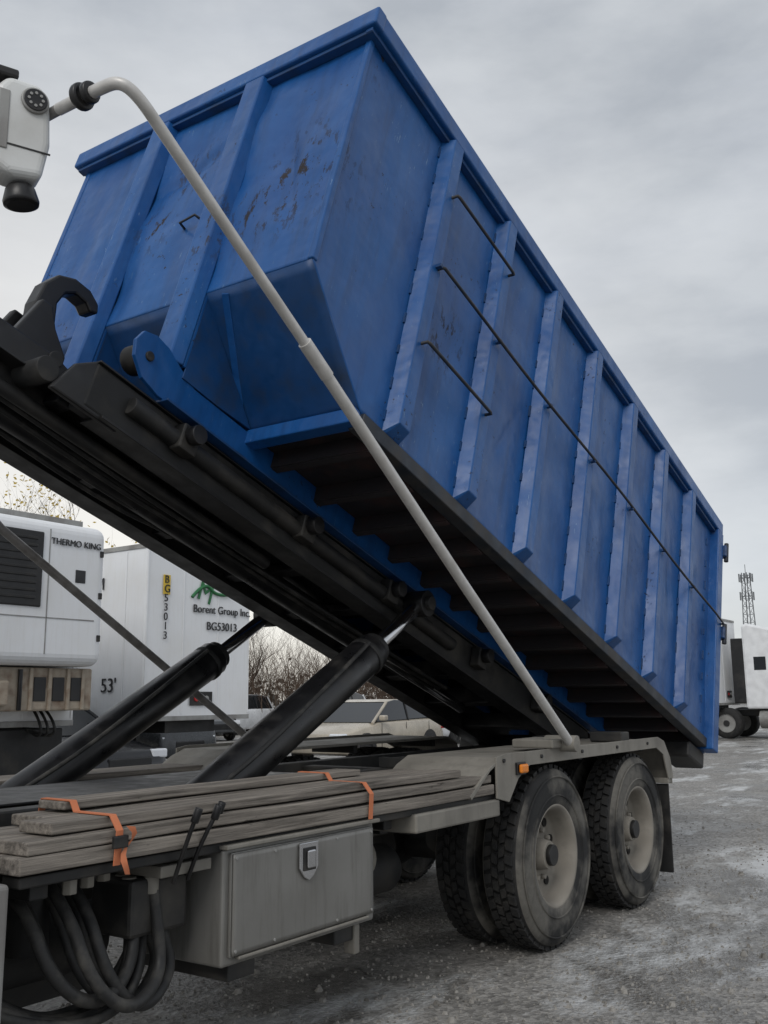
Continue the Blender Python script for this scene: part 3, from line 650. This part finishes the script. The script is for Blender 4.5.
def thicket(name,cx,cy,lx,ly,n,h,seed,ang=0):
    rn=random.Random(seed); cu=bpy.data.curves.new(name,'CURVE'); cu.dimensions='3D'; cu.bevel_depth=1; cu.bevel_resolution=0; cu.materials.append(TWIG)
    for _ in range(n):
        a,b=rn.uniform(-1,1)*lx,rn.uniform(-1,1)*ly; x=a*math.cos(ang)-b*math.sin(ang); y=a*math.sin(ang)+b*math.cos(ang)
        hh=h*rn.uniform(.5,1)*(.8+.3*noise.noise(Vector((x*.3,y*.3,seed))))
        branch(cu,(x,y,0),Vector((rn.uniform(-.3,.3),rn.uniform(-.3,.3),1)).normalized(),hh,.022,2,[],rn)
    o=bpy.data.objects.new(name,cu); sc.collection.objects.link(o); o.location=(cx,cy,0)
thicket('bare_bushes',31,27,9,2.5,420,3.9,4,math.radians(-40))
def treeline():
    rn=random.Random(2); vs=[];fs=[]
    for i in range(9000):
        a=math.radians(rn.uniform(-25,100)); r=rn.uniform(150,180); hmax=5+3.2*noise.noise(Vector((a*9,1,0)))+2*noise.noise(Vector((a*40,5,0)))
        z=abs(rn.gauss(0,.55))*hmax; c=Vector((r*math.cos(a),r*math.sin(a),z)); s=rn.uniform(.3,.9)
        u=Vector((rn.gauss(0,1),rn.gauss(0,1),rn.gauss(0,1))).normalized()*s; w=u.orthogonal().normalized()*s*.6
        b=len(vs); vs+=[c-u,c+w,c+u,c-w]; fs.append((b,b+1,b+2,b+3))
    mesh('tree_line',vs,fs,plain('distant_foliage',(.07,.065,.055),.9),None)
treeline()
# ================================================================ GROUND
def ground_mat():
    m,nt,b=new('wet_gravel'); v=coords(nt)
    big=nz(nt,v,.35,6,.6,.38,.62); med=nz(nt,v,2.2,7,.7,.35,.65)
    c=mix(nt,big,(.20,.19,.175),(.33,.318,.298))
    c=mix(nt,mth(nt,'MULTIPLY',med,.5),c,(.135,.128,.118))
    vo=N(nt,'ShaderNodeTexVoronoi'); vo.inputs['Scale'].default_value=38; nt.links.new(v,vo.inputs['Vector'])
    vo2=N(nt,'ShaderNodeTexVoronoi'); vo2.inputs['Scale'].default_value=95; nt.links.new(v,vo2.inputs['Vector'])
    sp=N(nt,'ShaderNodeSeparateColor'); nt.links.new(vo.outputs['Color'],sp.inputs[0])
    r=N(nt,'ShaderNodeMapRange'); r.inputs['To Min'].default_value=.62; r.inputs['To Max'].default_value=1.4; nt.links.new(sp.outputs[0],r.inputs[0])
    c=mix(nt,1.,c,mixv(nt,r.outputs[0]),'MULTIPLY')
    wet=nz(nt,v,.55,5,.62,.50,.60)
    c=mix(nt,mth(nt,'MULTIPLY',wet,.5),c,(.080,.076,.070))
    fr=nz(nt,coords(nt,(.45,1,1)),.85,10,.76,.52,.62,0,.85)
    c=mix(nt,fr,c,(.62,.63,.63))
    nt.links.new(c,b.inputs['Base Color'])
    ro=N(nt,'ShaderNodeMapRange'); ro.inputs['To Min'].default_value=.75; ro.inputs['To Max'].default_value=.16; nt.links.new(wet,ro.inputs[0]); nt.links.new(ro.outputs[0],b.inputs['Roughness'])
    n=bump(nt,b,nz(nt,v,1.6,8,.7,0,1),.05,.8)
    n=bump(nt,b,vo.outputs['Distance'],.012,.7,n)
    bump(nt,b,vo2.outputs['Distance'],.005,.7,n)
    return m
G=ground_mat()
mesh('ground',[(-900,-900,0),(900,-900,0),(900,900,0),(-900,900,0)],[(0,1,2,3)],G)
STONE=grimy('stone',(.32,.305,.28),(.15,.14,.125),12,.8)
rn=random.Random(9); vs=[];fs=[]
for i in range(12000):
    t=rn.random()**1.6; d=2.6+12*t; a=math.radians(rn.uniform(3,62)); x=-5.56+d*math.cos(a); y=-2.66+d*math.sin(a)
    s=rn.uniform(.004,.012)*(1+1.2*(rn.random()>.96)); b=len(vs); ph=rn.uniform(0,6)
    for k in range(5): vs.append((x+s*rn.uniform(.7,1.2)*math.cos(ph+k*1.257),y+s*rn.uniform(.7,1.2)*math.sin(ph+k*1.257),-.001))
    for k in range(5): vs.append((x+s*.6*rn.uniform(.7,1.1)*math.cos(ph+.3+k*1.257),y+s*.6*rn.uniform(.7,1.1)*math.sin(ph+.3+k*1.257),s*rn.uniform(.6,1)))
    fs.append(tuple(b+5+k for k in range(5)))
    for k in range(5): fs.append((b+k,b+(k+1)%5,b+5+(k+1)%5,b+5+k))
mesh('gravel',vs,fs,STONE)
# ================================================================ WORLD
w=bpy.data.worlds.new('World'); sc.world=w; w.use_nodes=True; nt=w.node_tree; bg=nt.nodes['Background']
SE,SA=math.radians(40),math.radians(200)
sky=N(nt,'ShaderNodeTexSky',sky_type='NISHITA'); sky.sun_disc=False; sky.sun_elevation=SE; sky.sun_rotation=math.pi/2-SA
tc=N(nt,'ShaderNodeTexCoord'); mp=N(nt,'ShaderNodeMapping'); mp.inputs['Scale'].default_value=(1,1,2.6); mp.inputs['Rotation'].default_value=(.15,.1,.5)
nt.links.new(tc.outputs['Generated'],mp.inputs[0])
f=nz(nt,mp.outputs[0],1.6,7,.52,.38,.62)
f2=nz(nt,mp.outputs[0],5,6,.55,.38,.66,0,.45)
c=mix(nt,f,(3.0,3.2,3.45),(4.7,4.9,5.2)); c=mix(nt,f2,c,(5.2,5.35,5.45))
s=N(nt,'ShaderNodeSeparateXYZ'); nt.links.new(tc.outputs['Generated'],s.inputs[0])
hz=N(nt,'ShaderNodeMapRange'); hz.inputs['From Min'].default_value=0; hz.inputs['From Max'].default_value=.6; hz.inputs['To Min'].default_value=.95; hz.inputs['To Max'].default_value=0; nt.links.new(s.outputs[2],hz.inputs[0])
az=N(nt,'ShaderNodeMapRange'); az.inputs['From Min'].default_value=.15; az.inputs['From Max'].default_value=.75; nt.links.new(s.outputs[1],az.inputs[0])
c=mix(nt,mth(nt,'MULTIPLY',hz.outputs[0],az.outputs[0]),c,(7.1,6.7,6.0))
c=mix(nt,.08,c,sky.outputs[0])
nt.links.new(c,bg.inputs['Color']); bg.inputs['Strength'].default_value=.15
sl=bpy.data.lights.new('sun','SUN'); sl.energy=1.2; sl.angle=math.radians(25); sl.color=(1,.97,.93)
so=bpy.data.objects.new('sun',sl); sc.collection.objects.link(so)
dv=Vector((math.cos(SE)*math.cos(SA),math.cos(SE)*math.sin(SA),math.sin(SE))); so.rotation_euler=dv.to_track_quat('Z','Y').to_euler(); so.location=dv*50
# ================================================================ CAMERA
f_,pit,rol,yaw,cx,cy,ch=974.04,.1888,-.0095,.6049,-5.5637,-2.6576,1.478
F=Vector((math.cos(yaw)*math.cos(pit),math.sin(yaw)*math.cos(pit),math.sin(pit))); Rr=Vector((math.sin(yaw),-math.cos(yaw),0)); U=Rr.cross(F)
R2=Rr*math.cos(rol)+U*math.sin(rol); U2=-Rr*math.sin(rol)+U*math.cos(rol)
cam=bpy.data.cameras.new('camera'); cam.sensor_fit='VERTICAL'; cam.sensor_height=24; cam.lens=24*f_/1024; cam.clip_end=3000; cam.clip_start=.05
co=bpy.data.objects.new('camera',cam); sc.collection.objects.link(co)
M=Matrix(((R2.x,U2.x,-F.x,cx),(R2.y,U2.y,-F.y,cy),(R2.z,U2.z,-F.z,ch),(0,0,0,1))); co.matrix_world=M
sc.camera=co
